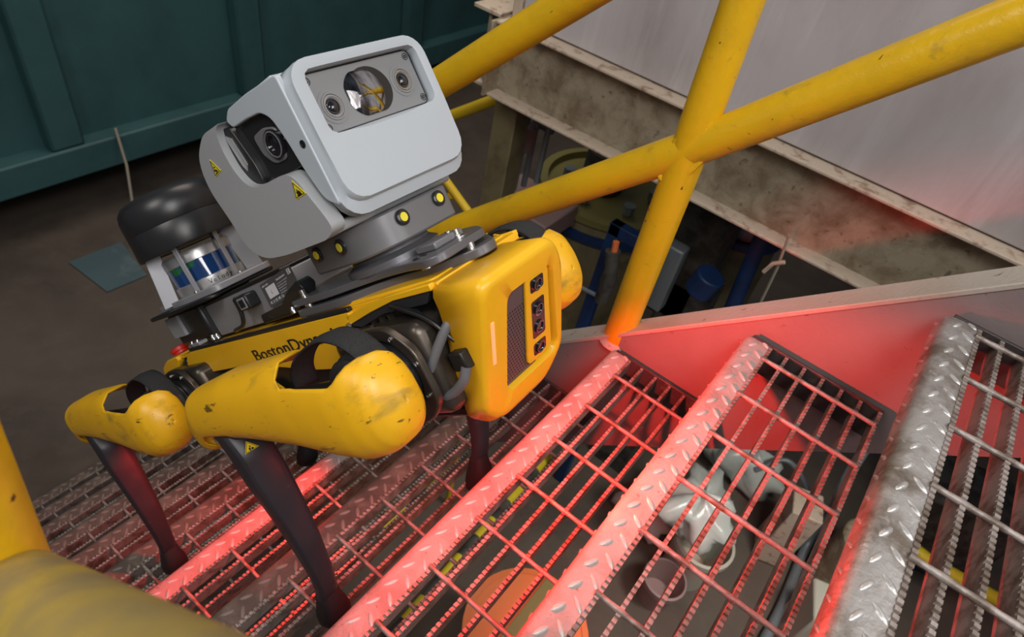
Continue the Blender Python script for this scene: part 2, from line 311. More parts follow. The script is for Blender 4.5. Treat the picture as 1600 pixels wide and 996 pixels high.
# ---------------------------------------------------------------- staircase
YF = .905; YN = .02
TOOTH = .0085
bar_me = {}
def tread(k, label):
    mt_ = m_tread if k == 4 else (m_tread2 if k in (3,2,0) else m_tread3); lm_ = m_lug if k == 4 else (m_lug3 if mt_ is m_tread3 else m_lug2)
    xr = -.023+.2025*(k-3); z = -.674+.1935*(k-3); sh = {4:.015,3:0.,2:-.022,1:-.012}.get(k, 0)
    t = thing('stair_tread', label, 'stair tread', (xr+.08,YF/2,z), 'stair treads')
    if not bar_me:                                     # first tread builds the shared meshes, local to the tread
        nb = MB(); pr = [(0,0),(-.027,0),(-.033,-.0012),(-.038,-.005),(-.0405,-.011),(-.041,-.034),(-.037,-.034),(-.0368,-.012),(-.034,-.007),(-.030,-.004),(0,-.004)]
        nb.prism([(xr+a,YN,z+b) for a,b in pr], (0,YF-YN,0)); o = nb.build('nosing', m_tread, t, smooth=50); bar_me['nosing'] = o.data; bar_me['o0'] = o
        lg = MB(); y = YN+.012; i = 0
        while y < YF-.01:
            for (cx, ang, yy) in ((-.0235,24,y),(-.0085,-52,y+.0155),(-.0385,-40,y+.012)):
                a = math.radians(ang)
                d = np.array([math.sin(a),math.cos(a),0]); s_ = np.array([math.cos(a),-math.sin(a),0])
                if cx < -.03: d = np.array([-.18,math.cos(a),math.sin(a)*.8]); d /= np.linalg.norm(d); s_ = np.array([-.1,0,1.]); up = np.array([-1,0,0.]); c0 = np.array([xr-.0405,yy,z-.020])
                else: up = np.array([0,0,1.]); c0 = np.array([xr+cx,yy,z])
                hl = .0105 if cx > -.03 else .011; rows = []
                for q in range(7):
                    u = -1+q/3; wd = .0034*math.sqrt(max(0,1-u*u))+.0002; hh = .0023*math.sqrt(max(0,1-u*u))
                    rows.append([c0+d*hl*u+s_*wd*math.cos(math.pi*j/4)+up*(hh*math.sin(math.pi*j/4)-.0003) for j in range(5)])
                lg.grid(rows)
            y += .0165*2
        g = lg.build('raised_lugs', m_lug, o, kind='stuff', smooth=60); bar_me['lugs'] = g.data
        bb = MB(); P = []; y = YN; up_ = True
        while y < YF-TOOTH:
            P += [(y,-.0036),(y+TOOTH*.22,-.0036),(y+TOOTH*.30,0),(y+TOOTH*.85,0)]; y += TOOTH
        P += [(YF,-.0036),(YF,-.032),(YN,-.032)]
        n = len(P); vs = [(xr-.0027,a,z+b) for a,b in P]+[(xr+.0027,a,z+b) for a,b in P]; fs = [(i,(i+1)%n,n+(i+1)%n,n+i) for i in range(n)]
        # side faces as strips down to the lower edge
        m_ = n-2; base = len(vs); vs += [(xr-.0027,a,z-.032) for a,b in P[:m_]]+[(xr+.0027,a,z-.032) for a,b in P[:m_]]
        for i in range(m_-1):
            fs.append((i+1,i,base+i,base+i+1)); fs.append((n+i,n+i+1,base+m_+i+1,base+m_+i))
        bb.add(vs, fs); o = bb.build('bearing_bar', m_bar, t, smooth=30); bar_me['bar'] = o.data; o.location = (.0027,0,.0015)
        cb = MB(); cb.tube([(xr-.001+.184*q/12,.5,z+.0006) for q in range(13)], [.0042 if q%2 == 0 else .0034 for q in range(13)], 8)
        o = cb.build('cross_bar', m_bar, t, smooth=60); bar_me['cross'] = o.data; o.location = (0,.869-.5+sh,0)
        rb = MB()
        rb.box((xr-.030,YF,z-.06),(xr+.187,YF+.006,z+.002)); o = rb.build('end_plate', m_endp, t, .001); bar_me['endp'] = o.data
        o = MB().box((xr-.041,YN-.006,z-.06),(xr+.187,YN,z+.003)).build('end_plate', m_endp, t, .001); bar_me['endq'] = o.data
        first = True
    else:
        first = False
        def inst(key, name, par=t, loc=(0,0,0)):
            o = bpy.data.objects.new(name, bar_me[key]); COL.objects.link(o); o.parent = par; o.location = loc; return o
        o = inst('nosing', 'nosing'); g = inst('lugs', 'raised_lugs', o); g['kind'] = 'stuff'
        for key in ('endp','endq'):
            e = inst(key, 'end_plate'); md = e.modifiers.new('b', 'BEVEL'); md.width = .001
        inst('bar', 'bearing_bar', t, (.0027,0,.0015)); inst('cross', 'cross_bar', t, (0,.869-.5+sh,0))
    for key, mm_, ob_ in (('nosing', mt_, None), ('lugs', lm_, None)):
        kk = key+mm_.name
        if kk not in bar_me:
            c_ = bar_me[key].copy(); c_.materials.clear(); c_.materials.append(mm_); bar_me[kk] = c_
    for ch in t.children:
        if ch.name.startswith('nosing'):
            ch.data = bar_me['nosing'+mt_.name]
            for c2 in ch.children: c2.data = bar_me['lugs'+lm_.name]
    for i in range(1,7):
        o = bpy.data.objects.new('bearing_bar', bar_me['bar']); COL.objects.link(o); o.parent = t; o.location = (.0305*i,0,.0015)
    for i in range(1,9):
        o = bpy.data.objects.new('cross_bar', bar_me['cross']); COL.objects.link(o); o.parent = t; o.location = (0,.869-.5+sh-.1*i,0)
    return t
tread(4, 'highest stair tread in view, silvery diamond plate nosing at the right of the picture')
tread(3, 'grated stair tread second from the top, whole open grid in view, lit red')
tread(2, 'red-lit grated stair tread just in front of the robot nose, third from the top')
tread(1, 'grated stair tread with both front feet of the robot standing on it')
tread(0, 'grated stair tread under the robot belly, its nosing glowing bright red')
tread(-1, 'grated stair tread with both rear feet of the robot standing on it')
for k, l in ((-2,'dim stair tread next below the rear feet'),(-3,'dim stair tread two steps below the rear feet'),(-4,'dim stair tread three steps below the rear feet'),(-5,'dim stair tread four steps below the rear feet'),(-6,'lowest dim stair tread, just above the brown floor')): tread(k, l)
t = thing('stair_stringer', 'far side stair stringer plate lit red, with chipped cream top edge', 'stringer', S_*-2.2+N_*-.5+Y_*.94)
a, b = S_*-2.95, S_*.62
def sp(s, n, y): return S_*s+N_*n+np.array([0,y,0])
MB().prism([sp(-2.75,-.428,.925), sp(.6,-.428,.925), sp(.6,-.690,.925), sp(-2.75,-.690,.925)], (0,.010,0)).build('side_plate', m_str, t)
MB().prism([sp(-2.75,-.422,.922), sp(.6,-.422,.922), sp(.6,-.430,.922), sp(-2.75,-.430,.922)], (0,.056,0)).build('top_flange', m_strtop, t, .0015)
MB().prism([sp(-2.75,-.682,.935), sp(.6,-.682,.935), sp(.6,-.690,.935), sp(-2.75,-.690,.935)], (0,.045,0)).build('bottom_flange', m_str, t, .0015)
t = thing('stair_stringer', 'near side stair stringer plate under the blurred foreground rail', 'stringer', S_*-2.2+N_*-.5)
MB().prism([sp(-2.75,-.46,-.005), sp(.3,-.46,-.005), sp(.3,-.690,-.005), sp(-2.75,-.690,-.005)], (0,.010,0)).build('side_plate', m_str, t)
# ---------------------------------------------------------------- far guard rail
RY = .95; RR = .0295
t = thing('guard_rail', 'chipped yellow guard rail, welded post crossing a sloping tube, on the far side', 'railing', (-.28,RY,-.88))
pb = wl(965,527,RY); pt = wl(1168,-20,RY)
MB().tube([pb+np.array([0,0,-.012]), wl(1076,238,RY), pt, pt+(pt-wl(1076,238,RY))*2], RR, 28).build('post', m_rail, t)
p0 = wl(700,362,RY); p1 = wl(1600,28,RY)
MB().tube([p0+(p0-p1)*1.5, p0, wl(1074,234,RY), p1, p1+(p1-p0)*.5], RR, 28).build('mid_rail', m_rail, t)
p0 = wl(700,122,RY); p1 = wl(905,-5,RY)
MB().tube([p0+(p0-p1)*2.6, p0, p1, p1+(p1-p0)*3], RR, 28).build('top_rail', m_rail, t)
cx = wl(1076,238,RY)
wb = MB()
rng = random.Random(3)
sv = S_; wd = []
for q in range(36):                                            # weld bead where the tubes meet
    th = 2*math.pi*q/36; c_ = cx+sv*(.0335*math.cos(th)*1.25)+np.array([0,-.0,0]); 
    pz = np.array([0,0,1.]); zc = .0335*math.sin(th)*1.3
    y_ = -math.sqrt(max(0,RR**2-min(RR,abs(.0335*math.cos(th)*.72))**2))*.9
    wd.append(c_+pz*zc+np.array([0,y_*.75,0]))
wb.tube(wd, [.0052+.0014*rng.random() for _ in wd], 8, closed=True); wb.build('weld_bead', m_rail, t)
ft = MB(); ft.lathe(pb+np.array([0,0,-.008]), (0,0,1), [(0,0),(.037,0),(.034,.006),(.0295,.012)], 24); ft.build('weld_collar', m_strtop, t)
t = thing('guard_rail', 'dull yellow tubes of a lower stair flight rail, behind the grey sensor head', 'railing', wl(735,335,1.15))
MB().tube([wl(655,225,1.3), wl(742,345,1.3), wl(775,395,1.3), np.array([wl(775,395,1.3)[0],1.3,-Z0])], .0125, 16).build('post', m_farrail, t)
MB().tube([wl(640,335,1.3), wl(706,305,1.3)], .012, 16).build('mid_rail', m_farrail, t)
MB().tube([wl(640,205,1.9), wl(785,152,1.9)], .022, 16).build('top_rail', m_farrail, t)
# ---------------------------------------------------------------- things standing behind and below
def fl(px, py, z=-Z0): return at(px, py, 'z', z)
c = wl(783,235,1.78)
single(MB().box((c[0]-.045,1.76,-Z0),(c[0]+.05,1.85,zbb-.01)), 'support_post', m_tan, 'tan steel post holding up the left end of the channel beam', 'post', bevel=.004)
t = thing('pipe_manifold', 'four grey conduits rising from a dusty pink box beside the tan post', 'pipes', wl(810,400,1.95))
c = wl(812,318,1.95); MB().box((c[0]-.14,1.9,c[2]-.10),(c[0]+.17,2.15,c[2])).build('box', m_mauve, t, .008)
MB().box((c[0]-.10,1.95,-Z0),(c[0]+.12,2.1,c[2]-.10)).build('stand', m_pump, t)
for (px, py, r_, hgt, bend) in ((786,300,.018,.50,1),(803,296,.011,.42,0),(818,290,.012,.52,0),(838,285,.011,.50,0)):
    b_ = wl(px, py, 1.97); P = [b_, b_+np.array([0,0,hgt*.55])] + ([b_+np.array([.02,.02,hgt*.62]), b_+np.array([.06,.04,hgt*.66]), b_+np.array([.14,.05,hgt*.66])] if bend else [b_+np.array([0,0,hgt])])
    MB().tube(P, r_, 12).build('conduit', m_pipe, t)
b_ = wl(822,235,1.96); MB().tube([b_, b_+np.array([0,0,.10])], [.028,.03], 14).build('valve_body', m_mauve, t)
def tank(name, label, px, py, y, r_, mbody, rimc, hgt=None):
    c_ = wl(px, py, y); t = thing(name, label, 'tank', (c_[0],y,-Z0)); h_ = c_[2]+Z0
    MB().lathe((c_[0],y,-Z0), (0,0,1), [(0,0),(r_,0),(r_,h_-.02),(r_*.98,h_-.01)], 48).build('tank_body', mbody, t)
    MB().lathe((c_[0],y,c_[2]-.03), (0,0,1), [(r_*1.0,0),(r_*1.07,0),(r_*1.07,.03),(r_*.95,.032),(r_*.93,.0),(0,.0)], 48).build('tank_rim', rimc, t)
    return t, c_
t, c = tank('settling_tank', 'big tan cylindrical tank with yellowish rim, behind the lower part of the yellow post', 955, 290, 2.47, .31, m_tan, m_olive)
MB().lathe((c[0],2.47,c[2]-.12), (0,0,1), [(.31,0),(.335,.0),(.335,.035),(.31,.035)], 48).build('band', m_blue, t)
MB().cyl((c[0]-.05,2.47,c[2]-.03),(c[0]-.05,2.47,c[2]+.16),.10,24).build('gearbox', m_pump, t, .006)
MB().cyl((c[0]-.06,2.48,c[2]+.16),(c[0]-.06,2.48,c[2]+.30),.085,24).build('motor', m_pipe, t, .006)
for q in range(6): MB().cyl((c[0]+.2*math.cos(q*1.05+.4),2.47+.2*math.sin(q*1.05+.4),c[2]-.01),(c[0]+.2*math.cos(q*1.05+.4),2.47+.2*math.sin(q*1.05+.4),c[2]+.03),.028,8).build('lid_nut', m_pipe, t)
t = thing('steel_frame', 'dark blue square-tube frame standing in front of the tan tank', 'frame', wl(930,440,1.75))
a0 = wl(962,352,1.75); FB = np.array([0,0,-Z0-a0[2]])
for dx, dy in ((0,0),(.14,0)): MB().box((a0[0]+dx-.022,1.75+dy,-Z0),(a0[0]+dx+.022,1.79+dy,a0[2])).build('leg', m_blue, t, .003)
MB().box((a0[0]-.02,1.75,a0[2]-.045),(a0[0]+.16,1.79,a0[2])).build('top_bar', m_blue, t, .003)
MB().box((a0[0]-.02,1.75,a0[2]-.95),(a0[0]+.16,1.79,a0[2]-.90)).build('cross_bar', m_blue, t, .003)
t = thing('valve_assembly', 'small grimy valve with orange handle clamped to the blue frame', 'valve', wl(950,430,1.68))
b_ = wl(955,420,1.68); MB().tube([wl(958,392,1.68), b_, wl(950,440,1.68), wl(938,470,1.68)], [.026,.022,.03,.022], 12).build('valve_body', m_pump, t)
MB().tube([wl(905,448,1.68), wl(948,470,1.68)], .008, 8).build('lever', m_pipe, t); MB().tube([wl(963,378,1.68), wl(959,396,1.68)], .011, 10).build('handle', m_orange, t)
t = thing('pump_unit', 'grimy dark pump with a pale grey terminal box, right of the yellow post', 'pump', wl(1050,440,2.0))
MB().obox(wl(1080,400,2.1), (.11,0,0), (0,.1,0), (0,0,.26)).build('pump_casing', m_pump, t, .03, 3)
MB().obox(wl(1040,432,1.9), (.035,0,0), (0,.03,0), (0,0,.14)).build('terminal_box', m_pipe, t, .008)
MB().cyl(wl(1090,455,1.85), wl(1112,430,1.85), .05, 16).build('blue_cap', m_blue, t, .006)
b_ = wl(1100,470,2.0); MB().box((b_[0]-.15,2.0,-Z0),(b_[0]+.02,2.15,b_[2])).build('pedestal', m_pump, t)
t, c = tank('mixing_vat', 'pale grey-green vat with blue rim, just under the channel beam', 1158, 345, 2.5, .18, m_tan, m_blue)
MB().lathe((c[0],2.5,c[2]), (0,0,1), [(.14,-.01),(.14,.05),(.10,.10),(0,.11)], 32).build('vat_lid', m_pipe, t)
c = wl(1192,368,1.9); single(MB().tube([c+np.array([.02,0,.25]), c, wl(1140,490,1.9), wl(1140,490,1.9)+(wl(1140,490,1.9)-c)*1.5], .026, 14), 'blue_pipe', m_blue, 'thick dark blue pipe slanting down right of the blue-rimmed vat', 'pipe')
single(MB().tube([wl(1233,368,1.62), wl(1214,420,1.62), wl(1186,478,1.62), wl(1150,560,1.62)], .004, 6), 'twine', m_string, 'thin pale twine hanging from the beam with a knotted twig', 'twine')
single(MB().tube([wl(1193,425,1.61), wl(1208,412,1.61), wl(1226,410,1.61)], .006, 6), 'twig', m_flange, 'short pale twig caught in the hanging twine', 'twig')
# on the floor to the left
P = [fl(108,412), fl(190,380), fl(230,432), fl(168,458)]
single(MB().prism([p+np.array([0,0,.004]) for p in P], (0,0,.006)), 'acrylic_sheet', m_sheet, 'bluish glossy sheet lying flat on the brown floor left of the scanner', 'sheet')
a_ = at(180,200,'x',TX+.075); b_ = at(207,318,'x',-3.3)
single(MB().tube([a_, (a_*.5+b_*.5)+np.array([0,.015,0]), b_, b_+(b_-a_)*.3], .008, 6), 'hanging_cord', m_string, 'thin pale cord hanging below the teal container above the scanner', 'cord')
# seen through the stair grating
def bucket(name, label, cat, px, py, r_, h_, mb_, mr_):
    c_ = fl(px, py, -Z0+h_); t = thing(name, label, cat, (c_[0],c_[1],-Z0))
    MB().lathe((c_[0],c_[1],-Z0), (0,0,1), [(0,0),(r_*.82,0),(r_,h_),(r_*.95,h_),(r_*.8,.02),(0,.02)], 36).build('bucket_body', mb_, t, smooth=40)
    MB().lathe((c_[0],c_[1],-Z0+h_-.03), (0,0,1), [(r_*.98,0),(r_*1.06,0),(r_*1.06,.03),(r_*.95,.033)], 36).build('rim', mr_, t); return t, c_
bucket('bucket', 'dusty mauve bucket on the floor seen through the red-lit grating', 'bucket', 1040, 905, .085, .16, m_mauve, m_mauve)
t, c = bucket('bucket', 'cream bucket beneath crumpled plastic film, seen through the grating', 'bucket', 1102, 845, .12, .26, m_bin, m_bin)
t, c = bucket('drum', 'orange plastic drum with an olive band, at the bottom picture edge', 'drum', 822, 985, .20, .42, m_orange, m_orange)
MB().box((c[0]-.05,c[1]-.19,-Z0+.425),(c[0]+.03,c[1]+.19,-Z0+.432)).build('band', m_olive, t)
MB().lathe((c[0],c[1],-Z0+.40), (0,0,1), [(0,.02),(.19,.02),(.195,.0)], 36).build('lid', m_orange, t)
rng = random.Random(11)
def crumple(px, py, z, rx, ry, rz, label):
    c_ = fl(px, py, z); rows = []
    for i in range(15):
        ph = math.pi*i/14; row = []
        for j in range(26):
            th = 2*math.pi*j/26; k = 1+.26*math.sin(3*th+2*ph)+.16*math.sin(7*th-3*ph+1)+.07*rng.uniform(-1,1)
            row.append(c_+np.array([rx*math.sin(ph)*math.cos(th)*k, ry*math.sin(ph)*math.sin(th)*k, rz*math.cos(ph)*(1+.2*math.sin(5*th))]))
        rows.append(row)
    return single(MB().grid(rows, closed=True), 'plastic_film', m_film, label, 'plastic film', smooth=75)
crumple(1088,790,-Z0+.37,.15,.17,.09,'crumpled whitish plastic film heaped over the cream bucket')
crumple(1165,725,-Z0+.12,.17,.12,.12,'crumpled whitish plastic film on the floor behind the cream bucket')
crumple(1012,795,-Z0+.11,.12,.11,.11,'crumpled whitish plastic film left of the mauve bucket')
def stripe(label, p0, p1, z):
    a_, b_ = fl(*p0, z), fl(*p1, z); t = thing('barrier_pole', label, 'pole', (a_+b_)/2*np.array([1,1,0])+np.array([0,0,-Z0])); n_ = max(3, int(np.linalg.norm(b_-a_)/.11))
    for q in range(n_): MB().tube([a_+(b_-a_)*q/n_, a_+(b_-a_)*(q+1)/n_], .024, 12).build('band', m_hose if q%2 == 0 else m_pump, t)
stripe('yellow and grey banded pole lying below the stair, nearer the robot feet', (856,712), (600,1010), -Z0+.03)
stripe('yellow and grey banded pole lying below the stair, the one farther left', (690,730), (560,860), -Z0+.03)
single(MB().tube(smoothpath([fl(1395,640,-1.9), fl(1330,735,-2.0), fl(1300,800,-2.3), fl(1262,850,-2.55), fl(1225,940,-2.57), fl(1190,1010,-2.57)], 6), .022, 12), 'grey_pipe', m_pipe, 'long grey pipe running down between the two rightmost stair treads', 'pipe')
single(MB().tube(smoothpath([fl(1180,735,-2.4), fl(1230,720,-2.3), fl(1262,770,-2.4), fl(1262,840,-2.52)], 6), .013, 10), 'grey_hose', m_pipe, 'thin pale grey hose curling on the floor under the grating', 'hose')
c = fl(1312,955,-2.3); single(MB().obox(c-np.array([0,0,.14]), (.10,.03,0), (-.03,.09,0), (0,0,.15)), 'junction_box', m_bin, 'pale square junction box on the floor left of the top tread', 'box', bevel=.01)
c = fl(1262,790,-2.2); single(MB().obox(c-np.array([0,0,.19]), (.06,.02,0), (-.02,.07,0), (0,0,.20)), 'carton', m_flange, 'small tan carton standing on the floor below the grating', 'carton', bevel=.006)
c = fl(1365,850,-2.2); single(MB().cyl((c[0],c[1],-Z0),(c[0],c[1],-2.2),.12,24), 'rusty_drum', m_beam, 'rusty brown drum left of the top tread nosing', 'drum', bevel=.01)
c = fl(1430,860,-2.3); single(MB().tube([fl(1380,820,-2.3), fl(1455,880,-2.3), fl(1600,960,-2.3)], .03, 14), 'yellow_pipe', m_hose, 'yellow pipe crossing under the top tread', 'pipe')
c = fl(1500,780,-2.2); single(MB().obox(c-np.array([0,0,.15]), (.2,.05,0), (-.05,.15,0), (0,0,.25)), 'machine_base', m_pump, 'grimy machine base beneath the top tread', 'machine', bevel=.03)
# ---------------------------------------------------------------- near guard rail, out of focus
t = thing('guard_rail', 'worn yellow foreground guard rail, blurred, with a post at the left picture edge', 'railing', (-.4,.0,-.6))
A0 = np.array([-.138,.002,-.29]); d = np.array([.7049,.05235,.70736])
MB().tube([A0-d*2.2, A0-d*.24, A0+d*1.6], .0295, 32).build('mid_rail', m_railworn, t)
q = A0-d*.243; dz = np.array([.0192,.0914,.9956])
MB().tube([q-dz*.62, q, q+dz*.8], .0292, 32).build('post', m_rail, t)
# ================================================================ robot
rob = thing('robot_dog', 'yellow four-legged robot with grey sensor head and black domed scanner, climbing the red-lit stair', 'robot', (0,0,0))
rob.matrix_world = Matrix([[RB[0][0],RB[0][1],RB[0][2],RO[0]],[RB[1][0],RB[1][1],RB[1][2],RO[1]],[RB[2][0],RB[2][1],RB[2][2],RO[2]+Z0],[0,0,0,1]])
ORG[rob] = (0,0,0)
# --- nose mask. (u, v) on the sloping front plane, o = distance in front of it
NV = np.array([.488,0,.873]); NN = np.array([.873,0,-.488]); NB = np.array([.308,0,-.09])
def npz(u, v_, o=0): return NB+NV*v_+NN*o+np.array([0,u,0])
outl = rpoly([(-.081,.002),(-.050,-.031),(.050,-.031),(.084,.002),(.074,.13),(.052,.167),(-.081,.167)], [.012,.02,.02,.012,.02,.018,.016], 6)
opn = rpoly([(-.037,.004),(.071,.004),(.049,.134),(-.037,.134)], [.014,.014,.012,.012], 6)
def resample(P, n, c):
    # equal count of points taken along the closed outline, starting at the angle -135 degrees about c
    P = [np.array(p, float) for p in P]; L = [0]
    for i in range(len(P)): L.append(L[-1]+np.linalg.norm(P[(i+1)%len(P)]-P[i]))
    ang = [math.atan2(p[1]-c[1], p[0]-c[0]) for p in P]; out = []
    for k in range(n):
        a = -math.pi+2*math.pi*(k+.5)/n; dr = np.array([math.cos(a), math.sin(a)]); best = None
        for i in range(len(P)):
            p, q_ = P[i]-c, P[(i+1)%len(P)]-c; e = q_-p; den = dr[0]*e[1]-dr[1]*e[0]
            if abs(den) < 1e-12: continue
            tt = (p[0]*e[1]-p[1]*e[0])/den; uu = (p[0]*dr[1]-p[1]*dr[0])/den
            if tt > 0 and -1e-9 <= uu <= 1+1e-9: best = max(best or 0, tt)
        out.append(tuple(c+dr*best))
    return out
cN = np.array([.005,.068]); NS = 96
oR = resample(outl, NS, cN); iR = resample(opn, NS, cN)
def scl(P, k, c=cN): return [tuple(c+(np.array(p)-c)*k) for p in P]
rows = []
rows.append([npz(u, v_, -.026) for u, v_ in scl(iR, .95)])
rows.append([npz(u, v_, -.004) for u, v_ in scl(iR, .985)])
rows.append([npz(u, v_, 0) for u, v_ in scl(iR, 1.03)])
rows.append([npz(u, v_, .0005) for u, v_ in scl(oR, .90)])
rows.append([npz(u, v_, -.0008) for u, v_ in scl(oR, .968)])
rows.append([npz(u, v_, -.0045) for u, v_ in scl(oR, .991)])
rows.append([npz(u, v_, -.011) for u, v_ in scl(oR, 1.0)])
def back(u, v_):                                              # straight back along the body to the rear edge of the mask
    p = npz(u, v_, 0); tt = (p[2]+.09)/.157; xb = .282+(.045*max(0,min(1,tt))); 
    if p[2] > .04: xb = .318
    return np.array([xb, u*1.0+(-.002 if u < 0 else .002), p[2]+(.012*min(1,max(0,(p[2]-.035)/.02)) if True else 0)])
rows.append([back(u, v_) for u, v_ in oR])
nose = MB().grid(rows, closed=True).build('nose_mask', m_yel, rob, smooth=50, solid=.0025)
g = MB().prism([npz(u, v_, -.024) for u, v_ in scl(iR, .97)], NN*-.01).build('recess_panel', m_black, nose)
# speaker grille: a plate with rows of holes
gm = MB(); gm.prism([npz(u, v_, -.0060) for u, v_ in [(-.0355,.006),(.030,.006),(.004,.133),(-.0355,.133)]], NN*-.003); gr = gm.build('speaker_grille', m_grille, nose)
hm = MB()
for i in range(21):
    for j in range(12):
        v_ = .012+i*.0046; u = -.034+j*.0047+(.0023 if i%2 else 0)
        if u > .016-(v_*.14) or v_ > .108: continue
        c0 = npz(u, v_, -.0058); P = [c0+np.array([0,math.cos(a)*.0013,0])+NV*math.sin(a)*.0013 for a in [math.pi/3*q for q in range(6)]]
        hm.add(P, [tuple(range(6))])
hm.build('grille_holes', m_led if False else m_hole, gr, kind='stuff')
cb_ = rpoly([(.008,.013),(.060,.013),(.043,.138),(-.001,.138)], .010, 5)
camb = MB().prism([npz(u, v_, -.0065) for u, v_ in cb_], NN*.0045).build('camera_bar', m_yel, nose, .0015)
def skew(v_): return .034-(v_-.013)*.118
for (v0, v1) in ((.112,.130),(.046,.100),(.020,.038)):
    cc = skew((v0+v1)/2); sk = skew(v1)-skew(v0)
    P = rpoly([(skew(v0)-.013,v0),(skew(v0)+.013,v0),(skew(v1)+.013,v1),(skew(v1)-.013,v1)], .004, 4)
    MB().prism([npz(u, v_, -.0028) for u, v_ in P], NN*.0012).build('sensor_window', m_gloss, camb)
    for vv in ([(v0+v1)/2] if v1-v0 < .03 else [.060,.086]):
        c0 = npz(skew(vv), vv, -.0016)
        MB().lathe(c0, NN, [(.0085,0),(.0085,.002),(.0065,.002),(.0058,.0005),(0,.0012)], 20).build('lens', m_glass, camb)
        MB().lathe(c0, NN, [(.0068,.0016),(.0072,.0024),(.0062,.0024)], 20).build('lens_ring', m_dgrey, camb)
# status light strip set in the near corner of the mask
lp = [npz(-.0655,.117,.0002), npz(-.0620,.061,.0002)]
MB().obox((lp[0]+lp[1])/2, (lp[0]-lp[1])/2, np.array([0,.0026,0])+NN*.0004, NN*.0012).build('status_light', m_lamp, nose, .001)
# --- torso
MB().plate([(-.44,-.045),(-.42,.055),(.318,.062),(.318,.03),(.30,-.02),(.285,-.085),(-.30,-.07)], 'y', -.066, .066).build('inner_frame', m_black, rob, .006)
MB().plate([(-.30,-.075),(-.30,-.09),(.286,-.095),(.286,-.08)], 'y', -.072, .072).build('belly_pan', m_black, rob, .004)
MB().plate(rpoly([(-.44,.058),(-.44,.052),(.322,.060),(.322,.069),(.12,.066)], .001, 2), 'y', -.072, .074).build('top_shell', m_yel, rob, .004, 3)
MB().plate([(y, x) for x, y in rpoly([(.10,-.055),(.10,.075),(.315,.075),(.315,-.055),(.26,-.062)], .012, 4)][::1], 'z', .066, .0705) if False else None
tp = rpoly([(.02,-.062),(.20,-.064),(.302,-.058),(.302,.078),(.02,.078)], [.004,.04,.012,.012,.004], 5)
MB().plate(tp, 'z', .064, .0705).build('top_panel', m_yel, rob, .0015, 2)
for sd, y0, y1 in ((-1,-.080,-.072),(1,.072,.080)):
    pan = rpoly([(-.408,.014),(-.352,.019),(-.16,.020),(.02,-.005),(.105,-.010),(.132,.034),(.158,.0575),(.158,.0625),(-.343,.0625),(-.372,.055)], [.004,.004,.006,.01,.02,.012,.003,.002,.004,.012], 4)
    MB().plate(pan, 'y', y0, y1).build('side_panel', m_yel, rob, .003, 3)
    MB().plate(rpoly([(.150,.058),(.185,.0635),(.24,.0695),(.318,.0705),(.318,.0635),(.25,.063),(.20,.056),(.152,.047)], .001, 2), 'y', y0, y1).build('arch_strip', m_yel, rob, .0015)
    MB().plate([(-.345,.0625),(.16,.0625),(.16,.0685),(-.345,.0685)], 'y', y0-.001*sd*-1 if False else y0, y1).build('payload_rail', m_black, rob, .0015)
    for q in range(6):
        x = -.372+q*.036
        MB().plate([(x,.006),(x+.013,.006),(x+.031,-.018+.004*(q%2)),(x+.018,-.018)], 'y', y0+.002, y1-.002).build('vent_slat', m_yel, rob, .001)
    MB().plate(rpoly([(-.345,-.016),(-.12,-.016),(-.10,-.03),(-.13,-.062),(-.30,-.058)], .006, 3), 'y', y0+.002, y1-.002).build('lower_panel', m_yel, rob, .002)
rc = rpoly([(-.415,.060),(-.475,.057),(-.515,.044),(-.532,.018),(-.505,-.020),(-.472,-.030),(-.466,.0),(-.452,.032),(-.43,.040)], .012, 4)
MB().plate(rc, 'y', -.078, .078).build('rear_cap', m_yel, rob, .006, 3)
MB().plate(rpoly([(-.41,.052),(-.45,.040),(-.472,.0),(-.468,-.03),(-.40,-.04),(-.38,.0)], .006, 3), 'y', -.072, .072).build('rear_inner', m_gloss, rob, .004)
eb = MB().lathe((-.475,-.045,.056), (-.25,0,1), [(0,0),(.014,0),(.014,.005),(.017,.006),(.017,.012),(.014,.014),(0,.014)], 24).build('stop_button', m_redbtn, rob)
text('BostonDynamics', 'side_lettering', .0265, m_ink, rob, (-.128,-.0806,.0235), (1.52,0,.055), (-.1,0,1))
# bolts and clamp blocks on the rear end of the rail
for (x, z) in ((-.335,.073),(-.31,.074),(-.245,.075),(-.228,.075),(.03,.082)):
    MB().lathe((x,-.072,z-.004), (0,0,1), [(0,0),(.0042,0),(.0042,.005),(.003,.0065),(.003,.009),(0,.009)], 12).build('bolt', m_steel, rob)
MB().box((-.325,-.078,.069),(-.295,-.062,.075)).build('rail_clamp', m_strut, rob, .001)
